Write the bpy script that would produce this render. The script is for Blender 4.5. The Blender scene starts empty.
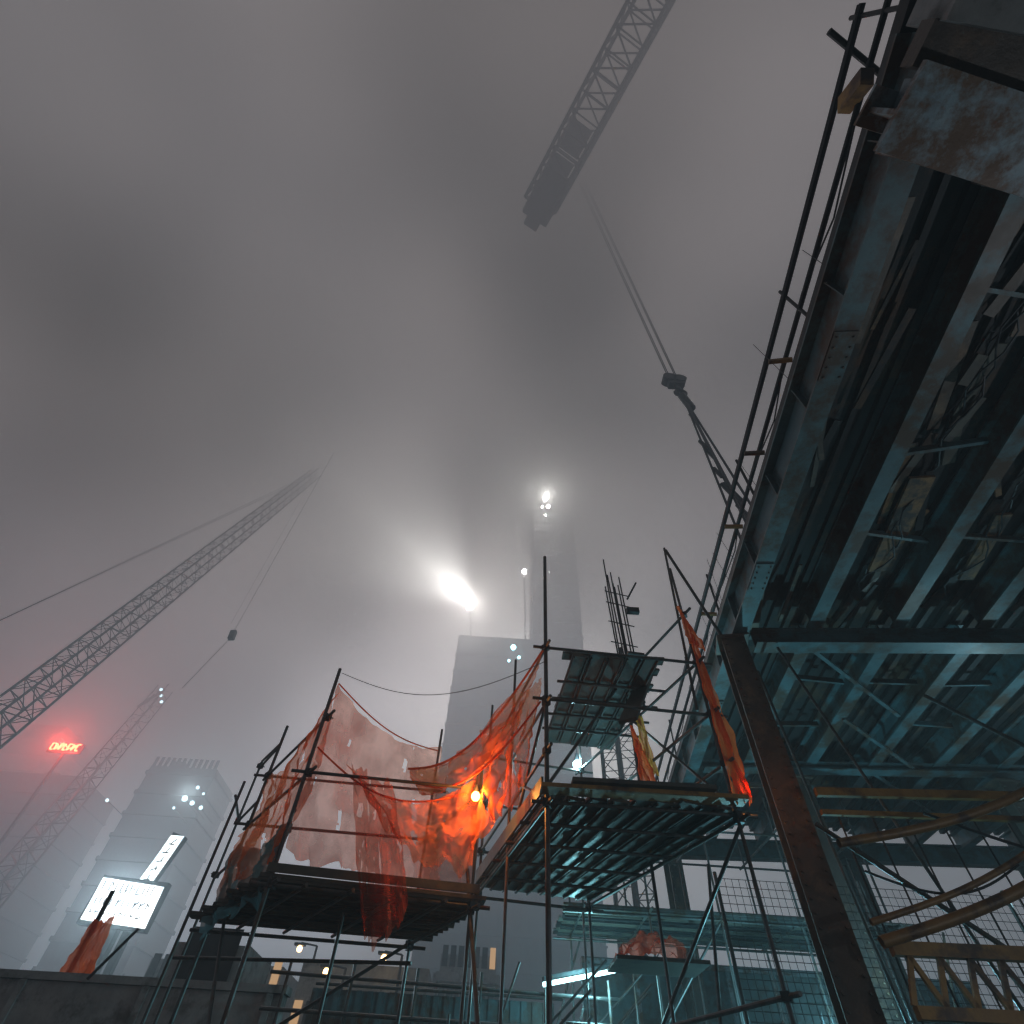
import bpy, random, bmesh
from math import *
from mathutils import Vector as V, Matrix, noise
random.seed(7)
EYE=1.6
sc=bpy.context.scene
# ---------------------------------------------------------------- materials
def newmat(n):
    m=bpy.data.materials.new(n); m.use_nodes=True
    nt=m.node_tree; nt.nodes.clear()
    o=nt.nodes.new('ShaderNodeOutputMaterial'); return m,nt,o
def surf(n,c1,c2,scale=3,rough=.6,metal=0,rust=None,rustamt=.5,bump=.2,rscale=1.5,detail=8):
    m,nt,o=newmat(n); N=nt.nodes.new; L=nt.links.new
    b=N('ShaderNodeBsdfPrincipled'); tc=N('ShaderNodeTexCoord')
    t=N('ShaderNodeTexNoise'); t.inputs['Scale'].default_value=scale; t.inputs['Detail'].default_value=detail; t.inputs['Roughness'].default_value=.65
    L(tc.outputs['Object'],t.inputs['Vector'])
    r=N('ShaderNodeValToRGB'); r.color_ramp.elements[0].position=.3; r.color_ramp.elements[1].position=.7
    r.color_ramp.elements[0].color=(*c1,1); r.color_ramp.elements[1].color=(*c2,1)
    L(t.outputs['Fac'],r.inputs['Fac']); col=r.outputs['Color']
    if rust:
        t2=N('ShaderNodeTexNoise'); t2.inputs['Scale'].default_value=rscale; t2.inputs['Detail'].default_value=12; t2.inputs['Roughness'].default_value=.7
        L(tc.outputs['Object'],t2.inputs['Vector'])
        r2=N('ShaderNodeValToRGB'); r2.color_ramp.elements[0].position=1-rustamt-.06; r2.color_ramp.elements[1].position=1-rustamt+.06
        L(t2.outputs['Fac'],r2.inputs['Fac'])
        mx=N('ShaderNodeMixRGB'); L(r2.outputs['Color'],mx.inputs['Fac']); L(col,mx.inputs['Color1']); mx.inputs['Color2'].default_value=(*rust,1); col=mx.outputs['Color']
    L(col,b.inputs['Base Color'])
    mr=N('ShaderNodeMapRange'); mr.inputs['To Min'].default_value=max(.05,rough-.18); mr.inputs['To Max'].default_value=min(1,rough+.18)
    L(t.outputs['Fac'],mr.inputs['Value']); L(mr.outputs['Result'],b.inputs['Roughness'])
    b.inputs['Metallic'].default_value=metal
    bp=N('ShaderNodeBump'); bp.inputs['Strength'].default_value=bump; bp.inputs['Distance'].default_value=.02
    L(t.outputs['Fac'],bp.inputs['Height']); L(bp.outputs['Normal'],b.inputs['Normal'])
    L(b.outputs['BSDF'],o.inputs['Surface']); return m
def emis(n,c,s,pattern=None):
    m,nt,o=newmat(n); e=nt.nodes.new('ShaderNodeEmission'); e.inputs['Color'].default_value=(*c,1); e.inputs['Strength'].default_value=s
    if pattern:
        N=nt.nodes.new; L=nt.links.new; tc=N('ShaderNodeTexCoord'); t=N('ShaderNodeTexNoise'); t.inputs['Scale'].default_value=pattern; t.inputs['Detail'].default_value=4
        L(tc.outputs['Object'],t.inputs['Vector']); r=N('ShaderNodeValToRGB'); r.color_ramp.elements[0].position=.35; r.color_ramp.elements[1].position=.6
        r.color_ramp.elements[0].color=(.45,.55,.62,1); r.color_ramp.elements[1].color=(*c,1); L(t.outputs['Fac'],r.inputs['Fac']); L(r.outputs['Color'],e.inputs['Color'])
    m.cycles.emission_sampling='NONE'
    nt.links.new(e.outputs[0],o.inputs['Surface']); return m
def clothmat(n,c,transp):
    m,nt,o=newmat(n); N=nt.nodes.new; L=nt.links.new
    d=N('ShaderNodeBsdfDiffuse'); tl=N('ShaderNodeBsdfTranslucent'); tr=N('ShaderNodeBsdfTransparent'); tc=N('ShaderNodeTexCoord')
    d.inputs['Color'].default_value=(*c,1); tl.inputs['Color'].default_value=(*c,1)
    tr.inputs['Color'].default_value=(1,.72,.62,1)
    t=N('ShaderNodeTexNoise'); t.inputs['Scale'].default_value=1.6; t.inputs['Detail'].default_value=8; L(tc.outputs['Object'],t.inputs['Vector'])
    mr=N('ShaderNodeMapRange'); mr.inputs['From Min'].default_value=.35; mr.inputs['From Max'].default_value=.65
    mr.inputs['To Min'].default_value=max(0,transp-.25); mr.inputs['To Max'].default_value=min(1,transp+.2); L(t.outputs['Fac'],mr.inputs['Value'])
    m1=N('ShaderNodeMixShader'); m1.inputs[0].default_value=.6; L(d.outputs[0],m1.inputs[1]); L(tl.outputs[0],m1.inputs[2])
    m2=N('ShaderNodeMixShader'); L(mr.outputs['Result'],m2.inputs[0]); L(m1.outputs[0],m2.inputs[1]); L(tr.outputs[0],m2.inputs[2])
    L(m2.outputs[0],o.inputs['Surface']); return m
M_teal=surf('teal_painted_steel',(.038,.078,.09),(.09,.155,.17),2.2,.5,.1,rust=(.06,.035,.022),rustamt=.48,rscale=1.3)
M_pale=surf('weathered_pale_blue_steel',(.17,.24,.28),(.32,.38,.41),3,.55,.1,rust=(.12,.06,.03),rustamt=.50,rscale=2.0,bump=.6)
M_brown=surf('rusty_brown_steel',(.045,.034,.028),(.10,.068,.05),4,.5,.2,rust=(.15,.09,.055),rustamt=.42,bump=.6,rscale=2.5)
M_yel=surf('rusty_yellow_steel',(.18,.085,.02),(.38,.20,.045),5,.55,.1,rust=(.07,.035,.02),rustamt=.45,bump=.4)
M_pipe=surf('galvanised_pipe',(.04,.04,.04),(.10,.10,.10),6,.45,.5,rust=(.06,.035,.02),rustamt=.45,rscale=4)
M_dark=surf('dark_steel',(.010,.010,.012),(.03,.03,.032),4,.5,.4)
M_plank=surf('scaffold_board',(.045,.04,.035),(.10,.085,.065),5,.7,0,rust=(.03,.03,.035),rustamt=.42,bump=.5)
M_conc=surf('raw_concrete',(.17,.17,.165),(.32,.31,.30),2.5,.85,0,rust=(.10,.095,.09),rustamt=.42,bump=.6)
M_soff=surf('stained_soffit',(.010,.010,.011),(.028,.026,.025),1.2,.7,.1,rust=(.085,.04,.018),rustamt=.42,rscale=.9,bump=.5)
M_grnd=surf('dirt_ground',(.04,.037,.034),(.09,.08,.07),.8,.9,0,bump=.6)
M_bld=surf('facade',(.02,.022,.024),(.035,.04,.042),.3,.7)
M_or=clothmat('orange_netting',(.85,.19,.06),.5)
M_red=clothmat('red_netting',(.5,.07,.035),.55)
M_pink=clothmat('pale_netting',(.62,.17,.12),.64)
M_orop=clothmat('orange_cloth',(.85,.16,.04),.08)
M_tarp=clothmat('grey_tarp',(.12,.2,.22),.1)
M_yelc=clothmat('yellow_cloth',(.7,.33,.04),.05)
M_hose=surf('rusty_curved_tube',(.16,.08,.025),(.3,.16,.05),6,.5,0.1,rust=(.07,.035,.02),rustamt=.45,rscale=3)
M_rst=surf('rusted_plate',(.10,.045,.018),(.22,.11,.04),5,.7,0,rust=(.03,.02,.015),rustamt=.5,rscale=3,bump=.6)
E_white=emis('lamp_white',(1,.98,.92),160); E_cyan=emis('lamp_cyan',(.35,.9,1),20); E_or=emis('lamp_orange',(1,.36,.05),40)
E_win=emis('window_cold',(.6,.9,1),4); E_winw=emis('window_warm',(1,.6,.3),.5); E_red=emis('red_led',(1,.08,.03),26)
E_bb=emis('led_screen',(.95,.98,1),3.0,.9); E_sg=emis('led_sign',(.9,1,1),3.0,1.2); E_tube=emis('tube_light',(.5,.95,1),7); E_gr=emis('lamp_green',(.6,1,.25),12); E_warm=emis('lamp_warm',(1,.6,.25),10)
# ---------------------------------------------------------------- mesh helper
class G:
    def __init__(s): s.v=[];s.f=[];s.m=[];s.mats=[]
    def mi(s,m):
        if m not in s.mats: s.mats.append(m)
        return s.mats.index(m)
    def beam(s,p,q,w,h,mat,up=(0,0,1)):
        p=V(p);q=V(q);d=(q-p).normalized();u=V(up)
        if abs(d.dot(u))>.98: u=V((0,1,0))
        x=d.cross(u).normalized();y=x.cross(d).normalized();b=len(s.v)
        for e in (p,q):
            for a,c in ((-1,-1),(1,-1),(1,1),(-1,1)): s.v.append(e+x*a*w/2+y*c*h/2)
        for f in ((0,3,2,1),(4,5,6,7),(0,1,5,4),(1,2,6,5),(2,3,7,6),(3,0,4,7)):
            s.f.append([b+i for i in f]); s.m.append(s.mi(mat))
    def tube(s,p,q,r,mat,n=8,r2=None):
        p=V(p);q=V(q);d=(q-p)
        if d.length<1e-6:return
        d.normalize();u=V((0,0,1)) if abs(d.z)<.9 else V((0,1,0))
        x=d.cross(u).normalized();y=x.cross(d);b=len(s.v);r2=r if r2 is None else r2
        for e,rr in ((p,r),(q,r2)):
            for i in range(n):
                a=2*pi*i/n; s.v.append(e+x*cos(a)*rr+y*sin(a)*rr)
        for i in range(n):
            j=(i+1)%n; s.f.append([b+i,b+j,b+n+j,b+n+i]); s.m.append(s.mi(mat))
        s.f.append([b+i for i in range(n)][::-1]);s.m.append(s.mi(mat)); s.f.append([b+n+i for i in range(n)]);s.m.append(s.mi(mat))
    def path(s,pts,r,mat,n=6):
        pts=[V(p) for p in pts]; b=len(s.v); K=len(pts); x=None
        for k,p in enumerate(pts):
            d=(pts[min(k+1,K-1)]-pts[max(k-1,0)]).normalized()
            if x is None:
                u=V((0,0,1)) if abs(d.z)<.9 else V((0,1,0)); x=d.cross(u).normalized()
            x=(x-d*x.dot(d)).normalized(); y=x.cross(d)
            for i in range(n): a=2*pi*i/n; s.v.append(p+x*cos(a)*r+y*sin(a)*r)
        for k in range(K-1):
            for i in range(n):
                j=(i+1)%n; s.f.append([b+k*n+i,b+k*n+j,b+(k+1)*n+j,b+(k+1)*n+i]); s.m.append(s.mi(mat))
    def quad(s,a,b,c,d,mat):
        k=len(s.v); s.v+= [V(a),V(b),V(c),V(d)]; s.f.append([k,k+1,k+2,k+3]); s.m.append(s.mi(mat))
    def ball(s,c,r,mat,n=10):
        c=V(c);k=len(s.v);rows=n//2
        for j in range(rows+1):
            for i in range(n):
                th=pi*j/rows;ph=2*pi*i/n; s.v.append(c+V((sin(th)*cos(ph),sin(th)*sin(ph),cos(th)))*r)
        for j in range(rows):
            for i in range(n):
                s.f.append([k+j*n+i,k+(j+1)*n+i,k+(j+1)*n+(i+1)%n,k+j*n+(i+1)%n]); s.m.append(s.mi(mat))
    def ibeam(s,p,q,w,h,mat,tf=.03,tw=.025):
        p=V(p);q=V(q);z=V((0,0,1))   # p,q at bottom
        s.beam(p+z*tf/2,q+z*tf/2,w,tf,mat); s.beam(p+z*(h-tf/2),q+z*(h-tf/2),w,tf,mat)
        s.beam(p+z*h/2,q+z*h/2,tw,h-2*tf-.004,mat)
    def make(s,name,parent=None,smooth=False):
        me=bpy.data.meshes.new(name); me.from_pydata([(v.x,v.y,v.z+EYE) for v in s.v],[],s.f)
        for m in s.mats: me.materials.append(m)
        me.polygons.foreach_set('material_index',s.m)
        if smooth: me.polygons.foreach_set('use_smooth',[True]*len(s.f))
        bm=bmesh.new(); bm.from_mesh(me); bmesh.ops.recalc_face_normals(bm,faces=bm.faces); bm.to_mesh(me); bm.free()
        me.update(); o=bpy.data.objects.new(name,me); sc.collection.objects.link(o)
        if parent: o.parent=parent
        return o
def empty(n):
    o=bpy.data.objects.new(n,None); sc.collection.objects.link(o); return o
def light(n,kind,loc,col,power,r=.1,parent=None,target=None,size=None,blend=.5):
    l=bpy.data.lights.new(n,kind); l.color=col; l.energy=power
    if kind!='SUN': l.shadow_soft_size=r
    o=bpy.data.objects.new(n,l); o.location=(loc[0],loc[1],loc[2]+EYE); sc.collection.objects.link(o)
    if target is not None:
        o.rotation_euler=(V(target)-V(loc)).to_track_quat('-Z','Y').to_euler()
    if kind=='SPOT': l.spot_size=radians(size); l.spot_blend=blend
    if parent: o.parent=parent
    return o
def W(s,t,z): return V((s*.0985+t*.9951, .9951*s-.0985*t, z))
# ---------------------------------------------------------------- ground
g=G(); g.quad((-900,-900,-EYE),(900,-900,-EYE),(900,900,-EYE),(-900,900,-EYE),M_grnd); g.make('ground')
# ---------------------------------------------------------------- elevated deck
deck=empty('elevated_steel_deck')
S0,S1=-.2,17.5
g=G()
g.ibeam(W(S0,3.37,6.0),W(S1,3.37,6.0),.28,.62,M_teal)
s=S0+.8
while s<S1:
    g.beam(W(s,3.30,6.04),W(s,3.30,6.58),.012,.10,M_teal,up=(1,0,0)); s+=1.35
for s in (2.6,6.2,10,13.6):   # bolted splice plates
    g.beam(W(s-.3,3.37,5.985),W(s+.3,3.37,5.985),.26,.02,M_teal)
    for i in range(5):
        for dd in (-.09,.09): g.tube(W(s-.24+.12*i,3.37+dd,5.955),W(s-.24+.12*i,3.37+dd,5.974),.013,M_brown,6)
g.beam(W(S0,3.27,6.68),W(S1,3.27,6.68),.05,.10,M_dark)
g.make('edge_girder',deck)
g=G()
for i,t in enumerate((4.65,6.05,7.45,8.85,10.25,11.65,13.05)):
    g.ibeam(W(S0+.1,t,6.12),W(7.6,t,6.12),.24,.44,M_teal)
    g.ibeam(W(8.02,t,6.12),W(S1,t,6.12),.24,.44,M_teal)
g.make('joists',deck)
g=G()
for s,zz,h in ((7.81,5.86,.34),(12.6,6.0,.2),(S1,5.8,.5)):
    g.ibeam(W(s,3.63,zz),W(s,14,zz),.30,h-.03,M_teal)
for s in (2.2,4.0,5.8,9.6,11.2,14.2,15.8):
    for t in (4.65,6.05,7.45,8.85,10.25,11.65):
        if random.random()<.75: g.beam(W(s+random.uniform(-.3,.3),t+.14,6.38),W(s,t+1.26,6.38),.05,.10,M_teal)
for s,t in ((8.1,4.7),(10.5,6.1),(12.8,7.5),(8.2,9)):
    g.beam(W(s,t,6.1),W(s+2.2,t+2.4,6.07),.07,.05,M_teal)
g.make('cross_girders',deck)
g=G()
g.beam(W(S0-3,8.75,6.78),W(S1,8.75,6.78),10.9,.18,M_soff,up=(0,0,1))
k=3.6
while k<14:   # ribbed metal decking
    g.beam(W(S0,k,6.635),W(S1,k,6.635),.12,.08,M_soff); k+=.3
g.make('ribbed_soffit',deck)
g=G()   # timber and steel debris tucked against the soffit
for i in range(56):
    s=random.uniform(.6,7);t=random.choice((4,5.35,6.75,8.1))+random.uniform(-.35,.35)
    a=random.uniform(-.3,.3);l=random.uniform(.3,1.6); zz=6.52+random.uniform(-.16,.03)
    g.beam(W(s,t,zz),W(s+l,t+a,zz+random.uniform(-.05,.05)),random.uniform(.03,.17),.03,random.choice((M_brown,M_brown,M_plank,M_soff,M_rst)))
for i in range(14):
    s=random.uniform(1,6);t=random.choice((4.1,5.4,6.8)); pts=[W(s+.25*j,t+.12*sin(j*1.3+i),6.4-.08*sin(j*.7)) for j in range(8)]
    g.path(pts,.012,M_dark)
for s,t,l,w_ in ((4.6,5.35,1.9,.34),(2.9,6.75,1.6,.3),(5.3,6.8,1.4,.22)): g.beam(W(s,t,6.40),W(s+l,t+.12,6.42),w_,.05,M_rst)
g.make('soffit_formwork_and_cables',deck)
g=G()   # near end: heavy weathered transfer beam and slab edge
g.beam((2.9,.0,5.5),(7,.75,5.5),.60,.06,M_pale); g.beam((2.95,.03,5.82),(7,.78,5.82),.04,.56,M_pale); g.beam((2.9,.0,6.08),(7,.75,6.08),.3,.04,M_pale)
for i in range(4):
    x=3.15+i*1.0; g.beam((x,.03+.18*(x-2.9)-.27,5.8),(x,.03+.18*(x-2.9)+.27,5.8),.02,.5,M_pale)
g.beam((3.1,-.42,6.0),(8,.10,6.0),.30,.2,M_brown)
g.make('transfer_beam',deck)
g=G(); g.beam((3.2,-1.15,6.1),(8,-.75,6.1),1.2,.6,M_conc); g.make('slab_edge',deck)
g=G()   # edge rails
for z,t in ((8.02,3.45),(7.86,3.40),(7.35,3.42)): g.tube(W(-.5,t,z),W(S1,t,z),.036,M_dark)
for i in range(7):
    s=-.4+2.9*i; g.tube(W(s,3.42,6.7),W(s,3.42,8.1),.024,M_dark)
for s in (3.1,4.6,6.1,8.4): g.beam(W(s,3.40,7.1),W(s+.05,3.12,7.16),.05,.06,M_yel)
g.beam(W(.1,3.36,7.2),W(.35,3.34,7.5),.14,.18,M_yel); g.tube(W(-.3,3.2,8.05),W(.1,3.9,8.05),.035,M_dark)
for i in range(10):
    s=random.uniform(1,15); g.tube(W(s,3.40,6.8),W(s+random.uniform(-.1,.2),3.3+random.uniform(-.1,.1),7.6+random.uniform(0,.6)),.005,M_dark,5)
g.path([W(.5+j*.9,3.42+.03*sin(j*2),7.3-.1*sin(j*1.9)) for j in range(18)],.012,M_dark,5)
g.make('edge_rail',deck)
def column(name,x,y,z0,z1,w,mat,parent,ang=.5):
    g=G(); c,s_=cos(ang),sin(ang)
    def P(a,b,z): return V((x+a*c-b*s_,y+a*s_+b*c,z))
    up=(c,s_,0)
    g.beam(P(0,-w/2,z0),P(0,-w/2,z1),.03,w,mat,up=up); g.beam(P(0,w/2,z0),P(0,w/2,z1),.03,w,mat,up=up)
    g.beam(P(0,0,z0),P(0,0,z1),w-.035,.025,mat,up=up)
    z=z0+.1
    while z<z1-.1:
        for a in (-w*.36,w*.36):
            g.tube(P(a,-w/2-.045,z),P(a,-w/2-.012,z),.018,mat,6)
        z+=.14
    g.beam(P(0,0,z1-.04),P(0,0,z1),w*1.4,w*1.4,mat,up=up); g.beam(P(0,0,z0),P(0,0,z0+.05),w*1.7,w*1.7,mat,up=up)
    return g.make(name,parent)
column('column_1',4.0,7.45,-1.6,5.95,.38,M_brown,deck,-.25)
for i,(s,t) in enumerate(((7.81,9.2),(7.81,13.6),(S1-.1,3.5),(S1-.1,8.4),(S1-.1,13.2),(12.6,5.6),(12.6,10))):
    p=W(s,t,0); column('column_%d'%(i+2),p.x,p.y,-1.6,5.8,.4,M_brown,deck,.1)
# ------------------------------------------------ bracing, hoses, truss near column
tr=empty('rusty_truss_barrier'); g=G()
def rowtruss(x0,x1,y0,y1,z0,z1,n,mat):
    g.beam((x0,y0,z0),(x1,y1,z0),.1,.1,mat); g.beam((x0,y0,z1),(x1,y1,z1),.1,.12,mat)
    for i in range(n):
        a=i/n;b=(i+.5)/n;c=(i+1)/n
        L=lambda k,z:(x0+(x1-x0)*k,y0+(y1-y0)*k,z)
        g.beam(L(a,z0+.05),L(b,z1-.06),.04,.05,mat); g.beam(L(b,z1-.06),L(c,z0+.05),.04,.05,mat)
rowtruss(4.3,11,6.9,6.4,1.12,1.62,22,M_yel); rowtruss(4.5,11,7.1,6.6,.1,.5,16,M_brown)
g.beam((4.2,7.0,3.25),(12,6.6,3.4),.07,.1,M_yel); g.beam((4.2,7.05,3.02),(12,6.7,3.1),.06,.06,M_yel)
for i in range(12): g.tube((4.5+i*.45,7.2,-1.6),(4.5+i*.45,7.2,3.1),.012,M_dark,5)
g.tube((4.1,7.1,2.9),(7.2,7.0,.6),.03,M_pipe); g.tube((6.6,7.1,4.9),(8.8,7.0,3.2),.03,M_pipe); g.tube((4.7,7.3,5.8),(6.2,7.3,-1),.022,M_pipe)
g.make('truss',tr)
hz=empty('curved_steel_tube')
def arc(a,b,sag,n=20,side=0):
    a=V(a);b=V(b); return [a.lerp(b,i/n)+V((0,side*sin(pi*i/n),-sag*sin(pi*i/n))) for i in range(n+1)]
g=G()
g.path(arc((4.0,6.6,2.5),(7.8,6.2,3.75),.2),.05,M_hose,8)
g.path(arc((4.1,6.7,1.62),(7.6,6.2,3.0),.16),.055,M_hose,8)
g.path(arc((4.1,6.75,1.8),(6.9,6.4,2.9),.12),.032,M_hose,8)
g.path(arc((5.2,6.6,2.9),(9,6.1,2.5),.4),.018,M_dark,6)
g.path(arc((4.3,6.8,2.3),(6.0,6.6,2.4),.25),.014,M_dark,6)
g.make('tube',hz,True)
# ------------------------------------------------ scaffolds
def lerp(a,b,k): return V(a).lerp(V(b),k)
def clamp(g,p):
    p=V(p); a=random.uniform(0,3); g.beam(p+V((cos(a)*.05,sin(a)*.05,0)),p-V((cos(a)*.05,sin(a)*.05,0)),.09,.08,M_dark)
    g.tube(p+V((cos(a)*.05,sin(a)*.05,.02)),p+V((cos(a)*.1,sin(a)*.1,.02)),.01,M_pipe,6)
def planks(g,nl,nr,fl,fr,n,z,mat=None,gap=.012,along=True):
    for i in range(n):
        a=i/n; b=(i+1)/n-gap; mm=mat or random.choice((M_plank,M_plank,M_dark,M_pipe))
        e0=random.uniform(-.05,.15);
        p1=lerp(nl,nr,(a+b)/2);p2=lerp(fl,fr,(a+b)/2); w=(V(nr)-V(nl)).length*(b-a)
        d=(p2-p1).normalized(); zz=V((0,0,z+random.uniform(-.012,.018)))
        g.beam(p1-d*e0+zz,p2+d*random.uniform(0,.1)+zz,w,.045,mm)
        for k in (-.4,.4):   # steel deck side ribs
            x=d.cross(V((0,0,1))); g.beam(p1+x*w*k+zz-V((0,0,.04)),p2+x*w*k+zz-V((0,0,.04)),.02,.035,mm)
R=.0245
A=(-2.72,8.0);B=(-4.15,10.1);E=(-1.13,10.3);Fp=(-.2,8.35)
C=(.68,7.0);D=(3.1,7.05);Gp=(-.15,10.7);H=(1.78,11.0)
scl=empty('scaffold'); g=G()
P3=lambda p,z:V((p[0],p[1],z))
g.tube(P3(A,-1.6),V((A[0]-.06,A[1],5.28)),.03,M_pipe); g.tube(P3(B,-1.6),V((B[0],B[1],5.3)),.03,M_pipe)
g.tube(P3(E,-1.6),P3(E,5.55),R,M_pipe); g.tube(P3(Fp,-1.6),P3(Fp,4.0),R,M_pipe)
J=(-4.75,11.0); g.tube(P3(J,-1.6),P3(J,5.0),R,M_pipe); g.tube(P3((-4.3,9.6),.4),P3((-4.3,9.6),4.0),R,M_pipe)
g.tube(P3((-2.0,9.2),-1.6),P3((-2.0,9.2),2.2),R,M_pipe)
for z in (.7,2.08,3.55,4.35):
    ov=.25
    for a,b in ((A,Fp),(B,E),(A,B),(Fp,E)):
        if z==4.35 and (a,b)==(A,Fp): continue
        if z>4 and (a,b)==(Fp,E): continue
        p=P3(a,z+random.uniform(-.05,.05));q=P3(b,z+random.uniform(-.05,.05)); d=(q-p).normalized()
        g.tube(p-d*ov,q+d*ov,R,M_pipe); clamp(g,p);clamp(g,q)
for z in (3.0,3.9,4.9): g.tube(P3(B,z),P3(J,z-.05),R,M_pipe); clamp(g,P3(J,z))
g.tube(P3(J,5.0),P3(B,4.95),R,M_pipe); g.tube(P3(J,3.9),P3((-4.4,9.7),3.8),R,M_pipe)
g.tube((-4.7,10.6,1.8),(-1,9.7,1.75),R,M_pipe)
g.tube(P3(A,.2),P3(B,2.9),R,M_pipe); g.tube(P3(B,.2),P3(E,2.1),R,M_pipe)
g.tube((.27,7.2,-.6),(-.3,8.6,2.6),.03,M_pipe)   # raker
for k in (.15,.38,.62,.85):
    p=lerp(P3(A,2.12),P3(Fp,2.12),k);q=lerp(P3(B,2.12),P3(E,2.12),k); g.tube(p-(q-p)*.06,q+(q-p)*.05,R,M_pipe)
g.make('pipes',scl)
g=G()
nl,nr,fl,fr=P3(A,0),P3(Fp,0),P3(B,0),P3(E,0)
planks(g,lerp(nl,nr,-.05),lerp(fl,fr,-.08),lerp(nl,nr,1.06),lerp(fl,fr,1.1),9,2.2)
g.beam(P3(A,2.29)+V((-.1,-.06,0)),P3(Fp,2.29)+V((.1,-.06,0)),.03,.1,M_plank)
g.make('boards',scl)
scr=empty('scaffold'); g=G()
g.tube(P3(C,-1.6),P3(C,7.35),.031,M_pipe)
g.tube(P3(D,-1.6),P3((D[0]-.02,D[1]),7.3),R,M_pipe); g.tube((3.2,7.3,8.1),(3.95,7.5,5.9),.03,M_pipe); g.tube((3.02,7.3,4.5),(3.16,7.25,8.1),R,M_pipe)
g.tube(P3(Gp,-1.6),P3(Gp,6.4),R,M_pipe); g.tube(P3(H,-1.6),P3(H,5.8),R,M_pipe)
mid=lerp(P3(C,0),P3(Gp,0),.5); mid2=lerp(P3(D,0),P3(H,0),.5)
g.tube(P3(mid,-1.6),P3(mid,6.3),R,M_pipe); g.tube(P3(mid2,-1.6),P3(mid2,6.9),R,M_pipe)
for z in (-.3,1.2,2.88,3.55,4.32,5.22,6.2):
    for a,b in ((C,D),(Gp,H),(C,Gp),(D,H)):
        if z>5.5 and a!=D: continue
        if z in(1.2,-.3) and (a,b) in ((C,D),(C,Gp)): continue
        if z==3.55 and (a,b)==(C,D): continue
        p=P3(a,z+random.uniform(-.04,.04));q=P3(b,z+random.uniform(-.04,.04)); d=(q-p).normalized()
        g.tube(p-d*.2,q+d*.25,R,M_pipe); clamp(g,p);clamp(g,q)
g.tube(P3(C,2.95),P3(Gp,5.0),R,M_pipe); g.tube(P3(D,3.0),P3(mid2,5.3),R,M_pipe); g.tube(P3(H,.0),P3(D,2.8),R,M_pipe); g.tube(P3(C,4.3),P3(mid,2.9),R,M_pipe)
g.tube(P3(C,3.1),P3((2.6,8.6),6.3),R,M_pipe)
for k in (.2,.4,.6,.8):
    p=lerp(P3(C,2.93),P3(Gp,2.93),k);q=lerp(P3(D,2.93),P3(H,2.93),k); g.tube(p-(q-p)*.06,q+(q-p)*.05,R,M_pipe)
    p=lerp(P3((1.0,7.4),5.27),P3((.8,10),5.27),k);g.tube(p,p+V((1.9,.1,0)),R,M_pipe)
g.make('pipes',scr)
g=G()
planks(g,P3(C,0)+V((-.02,.05,0)),P3(D,0)+V((.1,.05,0)),P3(Gp,0),P3(H,0),9,3.02)
g.beam(P3(C,3.02)+V((-.1,-.12,0)),P3(D,3.05)+V((.1,-.12,0)),.24,.05,M_yel); g.beam(P3(C,3.1)+V((.3,-.16,0)),P3(D,3.12)+V((-.3,-.2,0)),.2,.05,M_plank)
g.beam(P3(C,3.12)+V((-.06,0,0)),P3(Gp,3.12)+V((-.06,0,0)),.03,.2,M_teal)
planks(g,(1.15,7.3,0),(2.6,7.2,0),(.95,10,0),(2.3,10.2,0),5,5.35)
for i in range(7):
    g.beam((1.1+random.uniform(-.2,.3),7.4+i*.3,5.42+i*.03),(2.7,7.5+i*.33+random.uniform(-.1,.2),5.45+i*.03),.18,.04,M_plank)
g.beam((1.9,7.2,4.2),(2.9,8.8,6.3),.28,.05,M_plank)
g.make('boards',scr)
# rebar bundle
rb=empty('rebar_bundle'); g=G()
for i in range(8):
    x=2.08+.055*i+random.uniform(-.02,.02);y=8.3+random.uniform(-.15,.15); g.tube((x+.1,y,5.2),(x+random.uniform(-.05,.02),y,8.1+random.uniform(-.5,.6)),.016,M_dark,6)
for z in (6.4,6.9,7.4,7.7): g.tube((2.05,8.2,z),(2.6,8.35,z+.02),.012,M_dark,6)
g.tube((2.5,8.2,7.5),(2.72,8.1,7.9),.02,M_dark); g.beam((2.45,8.2,7.2),(2.7,8.2,7.2),.1,.12,M_dark)
g.make('rebar',rb)
# scaffolding standards under the deck
us=empty('scaffold'); g=G()
xs=[1.9,3.2,4.6,6.2,8.0]; ys=[12.5,14.5]
for x in xs:
    for y in ys: g.tube((x,y,-1.6),(x,y,5.6),R,M_pipe)
for z in (0,1.6,3.2,4.8):
    for y in ys: g.tube((1.5,y,z),(8.4,y,z),R,M_pipe)
    for x in xs: g.tube((x,12.2,z+.06),(x,14.8,z+.06),R,M_pipe)
for i in range(4): g.tube((xs[i],12.5,i%2*1.6),(xs[i+1],12.5,1.6+i%2*1.6),R,M_pipe)
planks(g,(1.6,12.4,0),(1.6,14.6,0),(8.4,12.4,0),(8.4,14.6,0),7,3.3)
g.tube((4.6,8.0,5.8),(5.7,9.2,-1.6),R,M_pipe); g.tube((2.7,9.4,-1.6),(3.3,9.0,3.0),R,M_pipe)
for i in range(34):
    x=random.uniform(-.5,8);y=random.uniform(11.5,17);z=random.uniform(-1,1.6); a=random.choice((0,0,1.2,1.57,1.57,.7))
    l=random.uniform(1,2.8); g.tube((x,y,z),(x+l*cos(a),y,z+l*sin(a)),R*.9,random.choice((M_pipe,M_pipe,M_brown)))
g.make('pipes',us)
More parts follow.
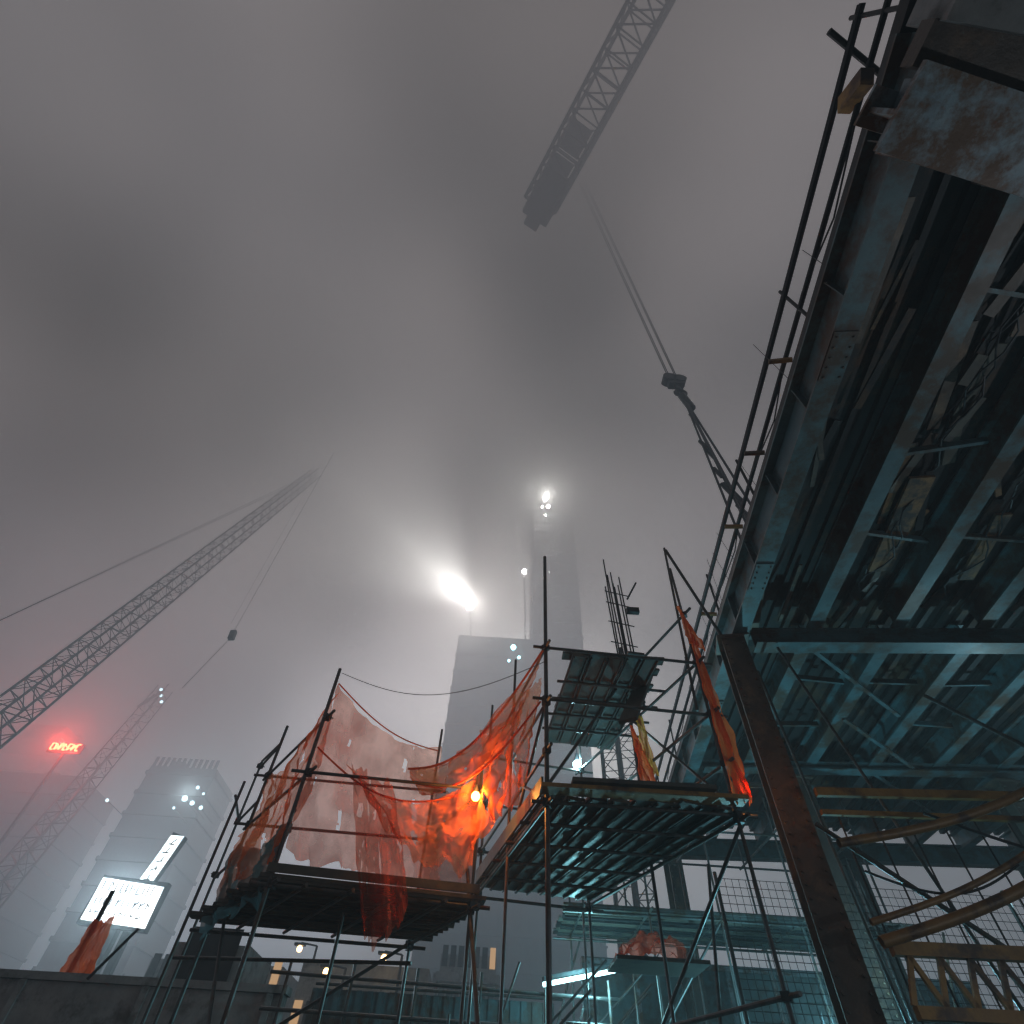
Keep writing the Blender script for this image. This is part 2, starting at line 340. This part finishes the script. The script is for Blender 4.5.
# ------------------------------------------------ nettings
def drape(name,p00,p10,p01,p11,sag,wr,mat,n=44,seed=0,sagb=0,tear=0,parent=None,bell=0):
    p00,p10,p01,p11=map(V,(p00,p10,p01,p11))
    nrm=((p10-p00).cross(p01-p00)).normalized(); vs=[];fs=[]
    for j in range(n+1):
        v=j/n
        for i in range(n+1):
            u=i/n; p=p00.lerp(p10,u).lerp(p01.lerp(p11,u),v)
            s4=4*u*(1-u); p.z-=s4*(sag*(1-v)+sagb*v)
            q=V((u*5+seed*7.3,v*2.2,seed)); w=noise.fractal(q,.8,2.0,4)
            fold=sin(u*17+3*noise.noise(q*1.1)+v*4+seed)*.35+sin(u*41+v*9*noise.noise(q))*.12
            p+=nrm*(w*wr+fold*wr*(.3+v)+bell*s4*sin(pi*v)); p.z+=.12*wr*noise.noise(q*2.1)*4
            if tear: p.z+=(.16*noise.fractal(V((u*6+seed,seed*3.1,0)),.7,2,3))*v
            vs.append((p.x,p.y,p.z+EYE))
    for j in range(n):
        for i in range(n):
            if tear and noise.noise(V((i*.22+seed,j*.07,3.1)))+.15*noise.noise(V((i*.9,j*.6,seed)))>.60-tear: continue
            a=j*(n+1)+i; fs.append((a,a+1,a+n+2,a+n+1))
    me=bpy.data.meshes.new(name); me.from_pydata(vs,[],fs); me.materials.append(mat); me.polygons.foreach_set('use_smooth',[True]*len(fs)); me.update()
    o=bpy.data.objects.new(name,me); sc.collection.objects.link(o)
    if parent:o.parent=parent
    return o
nt=empty('orange_debris_netting')
drape('front_sheet',P3(A,5.0),(E[0],E[1],5.2),P3(A,2.5),(-.8,9.6,2.5),.35,.12,M_pink,seed=1,tear=.08,parent=nt,bell=.2,n=70)
drape('left_sheet',P3(A,4.9),P3(B,4.4),P3(A,2.4),P3(B,2.3),.5,.16,M_or,seed=2,tear=.14,parent=nt,n=60)
drape('upper_swag',(E[0]-.4,E[1]-.8,4.35),(.6,7.05,5.2),(-1.3,9.0,3.9),(.35,7.6,4.25),.55,.10,M_or,seed=3,sagb=.45,parent=nt,tear=.06,n=60)
drape('right_sheet',(-.25,8.5,4.6),(.6,7.1,4.8),(-.3,8.4,2.75),(.45,7.4,3.3),.2,.12,M_or,seed=4,tear=.12,parent=nt,n=60)
drape('back_sheet',P3(E,4.5),(-.2,10.6,5.2),P3(E,2.4),(-.2,10.6,2.6),.4,.14,M_pink,seed=5,parent=nt)
drape('fallen_drape',(-2.15,8.0,3.75),(-1.5,8.1,3.5),(-1.45,7.8,1.75),(-.95,7.9,2.0),.1,.16,M_red,seed=6,sagb=.3,tear=.16,parent=nt,n=60)
drape('lower_swag',(-2.3,8.1,3.8),(-.25,8.3,3.75),(-1.7,8.3,3.2),(-.2,8.4,2.5),.5,.12,M_or,seed=7,sagb=.2,parent=nt,tear=.1,n=60)
g=G(); 
g.path(arc((A[0],A[1],5.0),(E[0],E[1],5.1),.22),.012,M_orop,6); g.path(arc((E[0]-.4,E[1]-.8,4.35),(.66,7.0,5.25),.6),.02,M_orop,6)
g.path(arc((A[0],A[1],3.9),(Fp[0],Fp[1],3.6),.45),.014,M_orop,6); g.path(arc((-1.3,9,3.9),(.6,7,4.3),.5),.016,M_orop,6)
g.path(arc((A[0],A[1],5.2),(.68,7,5.0),.5),.006,M_dark,5)
g.make('edge_cords',nt)
drape('grey_tarpaulin',P3(B,3.2),P3(A,3.0),(B[0]+.1,B[1]-.4,1.9),P3(A,2.1),.25,.14,M_tarp,seed=9,tear=.05)
drape('orange_safety_cloth',(3.05,6.95,5.6),(3.2,7.1,5.6),(3.1,6.9,3.05),(3.32,7.0,3.15),0,.07,M_orop,seed=11,tear=.12)
drape('orange_safety_cloth',(3.0,6.95,6.3),(3.1,7.05,6.2),(3.05,6.95,5.5),(3.3,7.0,5.4),0,.05,M_orop,seed=12)
drape('yellow_safety_cloth',(2.4,8.6,5.1),(2.5,8.5,5.1),(2.4,8.4,4.1),(2.65,8.6,4.1),0,.08,M_yelc,seed=13)
drape('orange_safety_cloth',(2.15,8.0,4.6),(2.25,8.2,4.6),(2.2,8.0,3.7),(2.5,8.2,3.6),0,.07,M_orop,seed=14)
# ------------------------------------------------ work lamps
def lamp(loc,mat,col,pw,r=.06,name='work_lamp'):
    e=empty(name); g=G(); l=V(loc); g.ball(l,r,mat); g.tube(l+V((0,0,r*.8)),l+V((0,0,r*2.6)),r*.7,M_dark,10,r*.3); g.tube(l+V((0,0,r*2)),l+V((0,0,r*5)),.008,M_dark,5)
    g.make('bulb_and_cap',e)
    if pw: light('lamp_light','POINT',l-V((0,r*1.6,0)),col,pw,r*.6,e)
lamp((-.26,8.2,3.42),E_or,(1,.36,.07),85,.065)
lamp((1.72,11.1,5.4),E_cyan,(.45,.9,1),100,.09)
lamp((-1.08,10.0,2.55),E_gr,(.7,1,.35),0,.04)
lamp((3.3,7.0,3.2),E_or,(1,.35,.08),5,.03)
lamp((.75,10.5,3.6),E_cyan,(.6,.5,1),0,.05)
lamp((5.6,11.6,1.4),E_cyan,(.28,.82,1),430,.08)
lamp((10.6,9.5,3.4),E_cyan,(.45,.85,1),180,.06)
lamp((8.0,2.0,1.2),E_cyan,(.78,.9,1),190,.06)  # unseen lamp, added out of frame to brighten the transfer beam
# ------------------------------------------------ site wall, fence
w=empty('concrete_site_wall'); g=G()
g.beam((-40,15.2,.15),(-3.75,13.9,.15),.3,3.5,M_conc)
x=-40
while x<-4:
    k=(x+40)/36.25; y=15.2-1.3*k; g.beam((x,y-.17,-1.6),(x,y-.17,1.9),.12,.06,M_conc,up=(0,1,0)); x+=2.4
g.beam((-40,15.2,1.97),(-3.7,13.9,1.97),.4,.12,M_conc); g.make('wall',w)
f=empty('corrugated_hoarding'); g=G(); x=-3.6
while x<12:
    h=2.3 if x<1.6 else 1.75
    g.beam((x,15.6,-1.6),(x,15.6,h),.12,.04,M_teal,up=(0,1,0)); g.beam((x+.12,15.64,-1.6),(x+.12,15.64,h),.12,.04,M_teal,up=(0,1,0)); x+=.24
g.tube((-3.6,15.5,2.36),(1.8,15.5,2.36),.03,M_pipe); g.tube((-3.9,13.0,2.1),(2.6,13.2,2.05),.03,M_pipe); g.tube((-3.9,13.0,1.6),(2.6,13.2,1.6),.03,M_pipe)
for i in range(6): g.tube((-3.6+i*1.2,13.1,-1.6),(-3.6+i*1.2,13.1,2.3),.028,M_pipe)
g.make('sheets',f)
mf=empty('wire_mesh_screen'); g=G()
for i in range(90): 
    x=3.6+i*.11; g.tube((x,9.6,-1.6),(x,9.55,3.0),.005,M_pipe,4)
for i in range(42): g.tube((3.6,9.6,-1.5+i*.11),(13.4,9.6,-1.5+i*.11),.005,M_pipe,4)
for x in (3.6,5.9,8.2,10.6,13): g.tube((x,9.62,-1.6),(x,9.62,3.1),.03,M_pipe)
g.make('mesh',mf)
E_cw=emis('cabin_window',(.12,.6,.7),.45)
bk=empty('site_cabin'); g=G()
g.beam((2.6,18,1.0),(13,18,1.0),.3,5.2,M_teal)
for i in range(9): g.beam((2.8+i*1.2,17.8,-1.6),(2.8+i*1.2,17.8,3.5),.1,.08,M_pale,up=(0,1,0))
for z in (.4,1.9,3.5): g.beam((2.6,17.76,z),(13,17.76,z),.08,.1,M_pale)
for i in range(9):
    if i%3!=1: g.quad((2.95+i*1.2,17.82,.6),(3.85+i*1.2,17.82,.6),(3.85+i*1.2,17.82,1.7),(2.95+i*1.2,17.82,1.7),E_cw)
g.make('walls',bk)
tb=empty('tube_light_fixture'); g=G(); g.tube((1.15,12.9,2.15),(2.8,13.4,2.55),.035,E_tube); g.beam((1.15,12.95,2.24),(2.8,13.45,2.64),.12,.06,M_dark); g.make('tube',tb)
light('tube_glow','POINT',(2.0,12.9,2.2),(.32,.88,1),200,.3,tb)
tp=empty('covered_material_pile'); g=G()
drape('red_cover',(2.2,10.6,2.3),(3.2,10.5,2.3),(2.1,10.9,2.15),(3.3,10.9,2.15),-.18,.1,M_red,seed=20,sagb=-.12,parent=tp)
g.beam((2.0,10.5,2.05),(3.4,10.5,2.05),.9,.05,M_plank); g.make('pallet',tp)
lp=empty('steel_post'); g=G(); g.tube((-8.35,14.4,-1.6),(-8.3,14.4,3.5),.05,M_dark); g.tube((-7.4,13.5,1.9),(-6.9,13.5,2.7),.03,M_dark); g.make('post',lp)
drape('orange_safety_cloth',(-8.35,14.3,3.0),(-7.95,14.3,3.05),(-8.35,14.2,2.0),(-7.7,14.2,1.95),.1,.12,M_orop,seed=21)
# ------------------------------------------------ buildings
def building(name,x,y,wx,wy,h,fl=3.4,lit=.05,mat=None,matw=None,rot=0,cols=9):
    e=empty(name); g=G(); mat=mat or M_bld; c,s_=cos(rot),sin(rot)
    def P(a,b,z): return V((x+a*c-b*s_,y+a*s_+b*c,z))
    g.beam(P(0,-wy/2,h/2-.8),P(0,wy/2,h/2-.8),wx,h+1.6,mat)
    g.make('body',e); g=G(); z=1; lg=.15 if h>70 else .5
    while z<h-1:
        g.beam(P(-wx/2-.2,-wy/2-.15,z),P(wx/2+.2,-wy/2-.15,z),lg,lg,mat); g.beam(P(wx/2+.15,-wy/2,z),P(wx/2+.15,wy/2,z),lg,lg,mat); g.beam(P(-wx/2-.15,-wy/2,z),P(-wx/2-.15,wy/2,z),lg,lg,mat)
        for i in range(cols):
            a=-wx/2+(i+.15)*wx/cols;b=a+.7*wx/cols
            m=(matw or random.choice((E_win,E_winw))) if random.random()<lit else M_dark
            g.quad(P(a,-wy/2-.06,z+.6),P(b,-wy/2-.06,z+.6),P(b,-wy/2-.06,z+fl-.6),P(a,-wy/2-.06,z+fl-.6),m)
        z+=fl
    if h>20:
        for k in range(4): 
            a=random.uniform(-.4,.4)*wx; g.beam(P(a,0,h),P(a,0,h+random.uniform(1,3)),random.uniform(1,3),2,mat)
    g.make('floors_and_windows',e); return e
building('highrise_tower',3.5,106,27,20,74,4,.0,cols=12)
building('highrise_tower',12.3,104,11.5,12,122,4,.0,cols=5)
building('office_building',-118,135,30,20,62,3.6,.0)
building('office_building',-88,115,18,14,44,3.6,.0,matw=E_win)
building('office_building',-56,104,12,10,43,3.4,.0,matw=E_win,cols=12)
building('office_building',-14,40,7,6,6.2,3.0,.1,mat=M_conc,matw=E_winw,cols=12)
building('office_building',-5.5,36,6,6,5.8,2.0,.1,mat=M_conc,matw=E_winw,cols=11)
building('office_building',-1.0,52,4,6,9.5,2.4,.1,mat=M_conc,matw=E_winw,cols=7)
building('site_office',-6.5,17.5,1.8,2,3.1,3.0,0,mat=M_conc,cols=1)
def streetlamp(x,y,z):
    e=empty('street_lamp'); g=G(); g.tube((x+.8,y+.2,-1.6),(x+.8,y+.2,z+.2),.09,M_dark,8,.06); g.tube((x+.8,y+.2,z+.2),(x,y,z+.25),.04,M_dark); g.beam((x-.3,y,z+.18),(x+.25,y,z+.18),.3,.1,M_dark); g.ball((x,y,z),.14,E_warm); g.make('pole_and_head',e)
for p in ((-9.4,35,6.6),(-7.0,31.5,5.2),(-4.6,32,5.9)): streetlamp(*p)
# screens
b=empty('led_billboard'); g=G(); 
g.beam((-24.2,40.3,9.3),(-20.0,40.3,9.1),.5,2.5,M_dark); g.quad((-24.1,40.03,8.25),(-20.1,40.03,8.0),(-20.1,40.03,10.1),(-24.1,40.03,10.4),E_bb)
for row,zr_ in enumerate((9.65,8.95,8.5)):   # lettering on the screen
    x=-23.8
    while x<-20.6:
        hh=(.5,.34,.18)[row]; wd_=random.uniform(.08,.3); zb=zr_-.06*(x+22.2)
        g.beam((x,40.0,zb),(x,40.0,zb+hh),.06,.02,M_dark,up=(0,1,0))
        if random.random()<.6: g.beam((x,40.0,zb+random.choice((0,hh*.5,hh))),(x+wd_,40.0,zb+random.choice((0,hh*.5,hh))),.02,.06,M_dark)
        x+=wd_+random.uniform(.1,.22)
g.beam((-22,40.4,-1.6),(-22,40.4,8.1),.5,.5,M_dark); g.make('screen',b); light('screen_glow','AREA',(-22,39.6,9.2),(.6,.86,1),1800,.5,b,target=(-20,20,7)).data.size=3
b=empty('vertical_led_sign'); g=G(); g.beam((-21.9,41,10.2),(-21.1,41,13.3),1.0,.4,M_dark,up=(0,1,0)); g.quad((-22.3,40.75,10.3),(-21.4,40.75,10.3),(-20.7,40.75,13.2),(-21.6,40.75,13.2),E_sg)
for i in range(5):
    z=10.6+i*.52; x=-21.85+(z-10.3)*.24; g.beam((x-.2,40.72,z),(x+.22,40.72,z+random.uniform(-.1,.2)),.02,.07,M_dark); g.beam((x+random.uniform(-.2,.2),40.72,z),(x+random.uniform(-.1,.2),40.72,z+.3),.07,.02,M_dark,up=(0,1,0))
g.beam((-21.6,41.2,-1.6),(-21.6,41.2,10.3),.4,.4,M_dark); g.make('panel',b)
b=empty('led_light_cluster'); g=G()
for dx,dz,r in ((0,0,.45),(1.5,-.6,.35),(3.2,-1.2,.3),(1.2,1.8,.28),(-1,-1.5,.2),(-12,-1,.25),(2.6,.9,.2)): g.ball((-50+dx,93,35.5+dz),r,E_win); g.tube((-50+dx,93,35.5+dz),(-50+dx,99.2,35.5+dz),.08,M_dark)
g.make('lights',b); light('cluster_glow','POINT',(-49,91,35.5),(.7,.92,1),3000,.5,b)
b=empty('red_led_sign'); g=G()
for k in range(7):
    x=-66+k*.62; 
    g.beam((x,80,36.1),(x,80,37.0),.16,.16,E_red,up=(0,1,0)); g.beam((x,80,37.0),(x+.4,80,37.0-.45*(k%2)),.14,.14,E_red); g.beam((x,80,36.1),(x+.4,80,36.1+.4*(k%3)),.14,.14,E_red)
g.beam((-66.5,80.4,36.5),(-61.5,80.4,36.5),.2,1.4,M_dark); g.beam((-64,80.6,-1.6),(-64,80.6,36),.3,.3,M_dark); g.make('letters',b); light('sign_glow','POINT',(-64,78.5,36.5),(1,.06,.04),9000,.6,b)
# ------------------------------------------------ cranes
def lattice(g,p,q,w0,w1,bays,r,mat):
    p=V(p);q=V(q);d=(q-p).normalized(); x=d.cross(V((.1,.3,1))).normalized();y=d.cross(x)
    def c(k,i):
        w=w0+(w1-w0)*k; a=((-1,-1),(1,-1),(1,1),(-1,1))[i%4]; return p.lerp(q,k)+x*a[0]*w/2+y*a[1]*w/2
    for i in range(4):
        g.tube(c(0,i),c(1,i),r,mat,6)
        for b in range(bays):
            k0=b/bays;k1=(b+1)/bays
            g.tube(c(k0,i),c(k1,i+1) ,r*.5,mat,4) if b%2 else g.tube(c(k0,i+1),c(k1,i),r*.5,mat,4)
            g.tube(c(k0,i),c(k0,i+1),r*.45,mat,4)
cr=empty('lattice_boom_crane'); g=G()
lattice(g,(-45.6,40,-.5),(-45.6,72,98.5),2.9,1.8,62,.13,M_dark)
for dx in (-.5,.5): g.tube((-45.6+dx,72,98.5),(-56,45,26.5),.05,M_dark,4)
g.tube((-56,45,26.5),(-52,40,1.5),.2,M_dark); g.tube((-45.6,72,98.5),(-45.6,72.5,55),.035,M_dark,4)
g.beam((-56,40,1.4),(-44,39,1.4),3.5,2.4,M_dark); g.beam((-55,38,-.9),(-44,38,-.9),1,1.2,M_dark); g.beam((-55,42,-.9),(-44,42,-.9),1,1.2,M_dark)
g.make('crane',cr)
cr=empty('lattice_boom_crane'); g=G(); lattice(g,(-59,74,-1),(-63,92,54),2.6,2.0,30,.13,M_dark); g.beam((-66,72,1),(-56,76,1),4,3,M_dark); g.tube((-63,92,54),(-66,92,50),.3,M_dark)
for k in (0,1,2): g.ball((-63+k*.7,91,53.2-k*1.2),.28,E_win)
g.make('crane',cr)
cr=empty('tower_crane_jib'); g=G(); p=V((1.07,12.5,80));d=(V((11.4,-7.56,80))-p).normalized()
lattice(g,p,p+d*76,3.9,3.5,36,.22,M_dark); g.beam(p-d*1.5+V((0,0,-.8)),p+d*4.2+V((0,0,-.8)),3.6,2.8,M_dark); g.beam(p-d*2.6+V((0,0,-1.1)),p-d*1.1+V((0,0,-1.1)),1.9,2.1,M_dark)
for a,b in ((.6,5.9),(6.6,10)): g.beam(p+d*a+V((0,0,1.5)),p+d*b+V((0,0,1.5)),2.8,1.5,M_dark)
q=p+d*63; g.beam(q+V((0,0,-81.6)),q,3.0,3.0,M_dark); g.tube(p+V((2.5,0,1)),p+V((2.5,0,1))+d*74,.15,M_dark,6)
g.make('jib_and_mast',cr)
hk=empty('crane_hook_block'); g=G(); h=V((8.22,12,26.6))
for dx,dy in ((-.35,0),(-.12,.1),(.14,-.1),(.36,0)): g.tube(h+V((dx*.7,dy,.5)),h+V((dx*1.6-.4,dy,72)),.03,M_dark,5)
g.beam(h+V((0,0,.55)),h+V((0,0,-.35)),.8,.4,M_dark); g.tube(h+V((-.25,-.25,.35)),h+V((-.25,.25,.35)),.38,M_dark,14); g.tube(h+V((.25,-.25,.25)),h+V((.25,.25,.25)),.36,M_dark,14)
g.tube(h+V((0,0,-.3)),h+V((.05,0,-.9)),.14,M_dark); g.path([h+V((.05+.28*sin(a*.5),0,-1.15-.28*cos(a*.5)+0)) for a in range(-4,9)],.09,M_dark)
b0=h+V((.05,0,-1.4)); g.tube(b0,b0+V((.3,.1,-1.2)),.2,M_dark)
for dx,dy in ((-.4,.2),(-.1,-.3),(.2,.3),(.5,-.2)): g.tube(b0+V((.05,0,-.1)),b0+V((.3+dx,dy,-11.5)),.055,M_dark,6)
for i in range(9):
    k=random.uniform(.1,1); g.tube(b0+V((.3*k+.1*(i%4)-.2,.1,-9*k)),b0+V((.3*k+.1*(i%4),.1,-9*k-.6)),.09,M_dark,6)
g.make('block_ropes_slings',hk)
hk=empty('crane_hook_block'); g=G(); h=V((-24.5,40,29.6)); g.tube(h,h+V((0,0,30)),.02,M_dark,4); g.beam(h,h+V((.1,0,-.9)),.5,.4,M_dark); g.tube(h+V((0,0,-.8)),h+V((-1.6,0,-6)),.03,M_dark,4); g.make('block_ropes_slings',hk)
ms=empty('hoist_mast'); g=G(); lattice(g,(6.6,30,-1.6),(6.6,30,21.5),.9,.9,22,.06,M_pipe); lattice(g,(7.9,31,-1.6),(7.9,31,19),.9,.9,20,.06,M_pipe); g.beam((5.4,30,19),(8.8,31,19),.5,.3,M_dark); g.make('mast',ms)
# ------------------------------------------------ tower flood lights
fl=empty('tower_floodlight'); g=G()
for l,r,m in (((-8.2,93,80),.95,E_white),((4.0,94,93),.6,E_white),((9.6,95,124.5),.7,E_white),((10.4,95,121),.6,E_white),((8.6,95,120.5),.4,E_white),((2.2,94.5,70.5),.6,E_cyan),((3.5,94.5,68),.35,E_cyan),((1.4,94.5,67),.3,E_cyan),((9.6,95,117),.3,E_white)):
    g.ball(l,r,m)
    if l[2]>75 and l[0]<5: g.tube(V(l)+V((0,r*.6,0)),(l[0]+1,98,73.5),.15,M_dark)
    else: g.tube(V(l)+V((0,r*.6,0)),V(l)+V((0,5,-.5)),.15,M_dark)
g.make('lamps',fl)
light('flood_a','SPOT',(-8.2,92,80),(1,.97,.92),4.2e5,2.0,fl,target=(-52,72,108),size=100,blend=1)
light('flood_a2','POINT',(-8.2,91.8,80),(1,.95,.88),1.6e4,1.0,fl)
light('beam_1','SPOT',(-8.4,91.8,80.4),(1,.98,.93),5.0e5,1.0,fl,target=(-50,78,112),size=20,blend=.9)
light('flood_b','POINT',(9.6,92.5,123),(1,.98,.92),2.4e4,.5,fl)
light('flood_rear','POINT',(8,127,72),(1,.95,.89),2.6e5,.8,fl)
# ------------------------------------------------ fog
m,ntr,o=newmat('glowing_fog_volume'); N=ntr.nodes.new; L=ntr.links.new
tc=N('ShaderNodeNewGeometry'); sep=N('ShaderNodeSeparateXYZ'); L(tc.outputs['Position'],sep.inputs[0])
no=N('ShaderNodeTexNoise'); no.inputs['Scale'].default_value=.021; no.inputs['Detail'].default_value=1; no.inputs['Roughness'].default_value=.5; L(tc.outputs['Position'],no.inputs['Vector'])
zr=N('ShaderNodeMapRange'); zr.inputs['From Min'].default_value=8; zr.inputs['From Max'].default_value=78; zr.inputs['To Min'].default_value=.005; zr.inputs['To Max'].default_value=.030
L(sep.outputs['Z'],zr.inputs['Value'])
nr=N('ShaderNodeMapRange'); nr.inputs['From Min'].default_value=.34; nr.inputs['From Max'].default_value=.66; nr.inputs['To Min'].default_value=.1; nr.inputs['To Max'].default_value=1.9; L(no.outputs['Fac'],nr.inputs['Value'])
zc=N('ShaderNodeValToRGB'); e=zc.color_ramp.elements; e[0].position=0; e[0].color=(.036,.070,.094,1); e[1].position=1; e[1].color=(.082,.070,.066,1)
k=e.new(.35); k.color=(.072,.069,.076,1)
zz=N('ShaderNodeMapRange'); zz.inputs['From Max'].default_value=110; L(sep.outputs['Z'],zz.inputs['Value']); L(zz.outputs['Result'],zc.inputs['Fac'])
em=N('ShaderNodeEmission'); L(zc.outputs['Color'],em.inputs['Color'])  # fog emits its own mottled glow, standing in for scattered city light
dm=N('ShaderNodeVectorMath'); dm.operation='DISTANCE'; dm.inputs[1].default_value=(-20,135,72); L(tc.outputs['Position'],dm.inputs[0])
db=N('ShaderNodeMapRange'); db.interpolation_type='SMOOTHSTEP'; db.inputs['From Min'].default_value=10; db.inputs['From Max'].default_value=85; db.inputs['To Min'].default_value=3.8; db.inputs['To Max'].default_value=1.0; L(dm.outputs['Value'],db.inputs['Value'])  # extra glow put into the fog around and behind the tower
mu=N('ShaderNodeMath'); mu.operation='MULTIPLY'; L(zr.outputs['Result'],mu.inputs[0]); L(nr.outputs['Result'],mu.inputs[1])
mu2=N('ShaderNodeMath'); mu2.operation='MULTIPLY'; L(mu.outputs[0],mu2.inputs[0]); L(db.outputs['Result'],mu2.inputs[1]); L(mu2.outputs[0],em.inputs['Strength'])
vs=N('ShaderNodeVolumeScatter'); vs.inputs['Anisotropy'].default_value=.3; vs.inputs['Color'].default_value=(.9,.9,.9,1); L(zr.outputs['Result'],vs.inputs['Density'])
ad=N('ShaderNodeAddShader'); L(em.outputs[0],ad.inputs[0]); L(vs.outputs[0],ad.inputs[1]); L(ad.outputs[0],o.inputs['Volume'])
g=G(); g.beam((-280,75,97.6),(280,75,97.6),350,204,m,up=(0,0,1)); fo=g.make('fog')
m.cycles.volume_step_rate=3.0
# ------------------------------------------------ world
wd=bpy.data.worlds.new('World'); sc.world=wd; wd.use_nodes=True; nt_=wd.node_tree; nt_.nodes.clear()
ow=nt_.nodes.new('ShaderNodeOutputWorld'); bg=nt_.nodes.new('ShaderNodeBackground'); sk=nt_.nodes.new('ShaderNodeTexSky'); sk.sky_type='NISHITA'; sk.sun_disc=False; sk.sun_elevation=radians(2); sk.sun_rotation=radians(200)
mx=nt_.nodes.new('ShaderNodeMixRGB'); mx.inputs[0].default_value=.97; mx.inputs[2].default_value=(.12,.118,.12,1)
nt_.links.new(sk.outputs[0],mx.inputs[1]); nt_.links.new(mx.outputs[0],bg.inputs[0]); bg.inputs[1].default_value=.1; nt_.links.new(bg.outputs[0],ow.inputs[0])
wd.cycles.sampling_method='NONE'
# ------------------------------------------------ camera
p=radians(51);r=radians(3.75)
F=V((0,cos(p),sin(p)));U0=V((0,-sin(p),cos(p)));X=V((1,0,0))
Rv=X*cos(r)+U0*sin(r);Uv=U0*cos(r)-X*sin(r)
cam=bpy.data.cameras.new('camera'); cam.sensor_width=36; cam.lens=36*530/1024; cam.clip_start=.05; cam.clip_end=3000
co=bpy.data.objects.new('camera',cam); sc.collection.objects.link(co)
mt=Matrix((Rv,Uv,-F)).transposed().to_4x4(); mt.translation=V((0,0,EYE)); co.matrix_world=mt
sc.camera=co
sc.view_settings.view_transform='Standard'
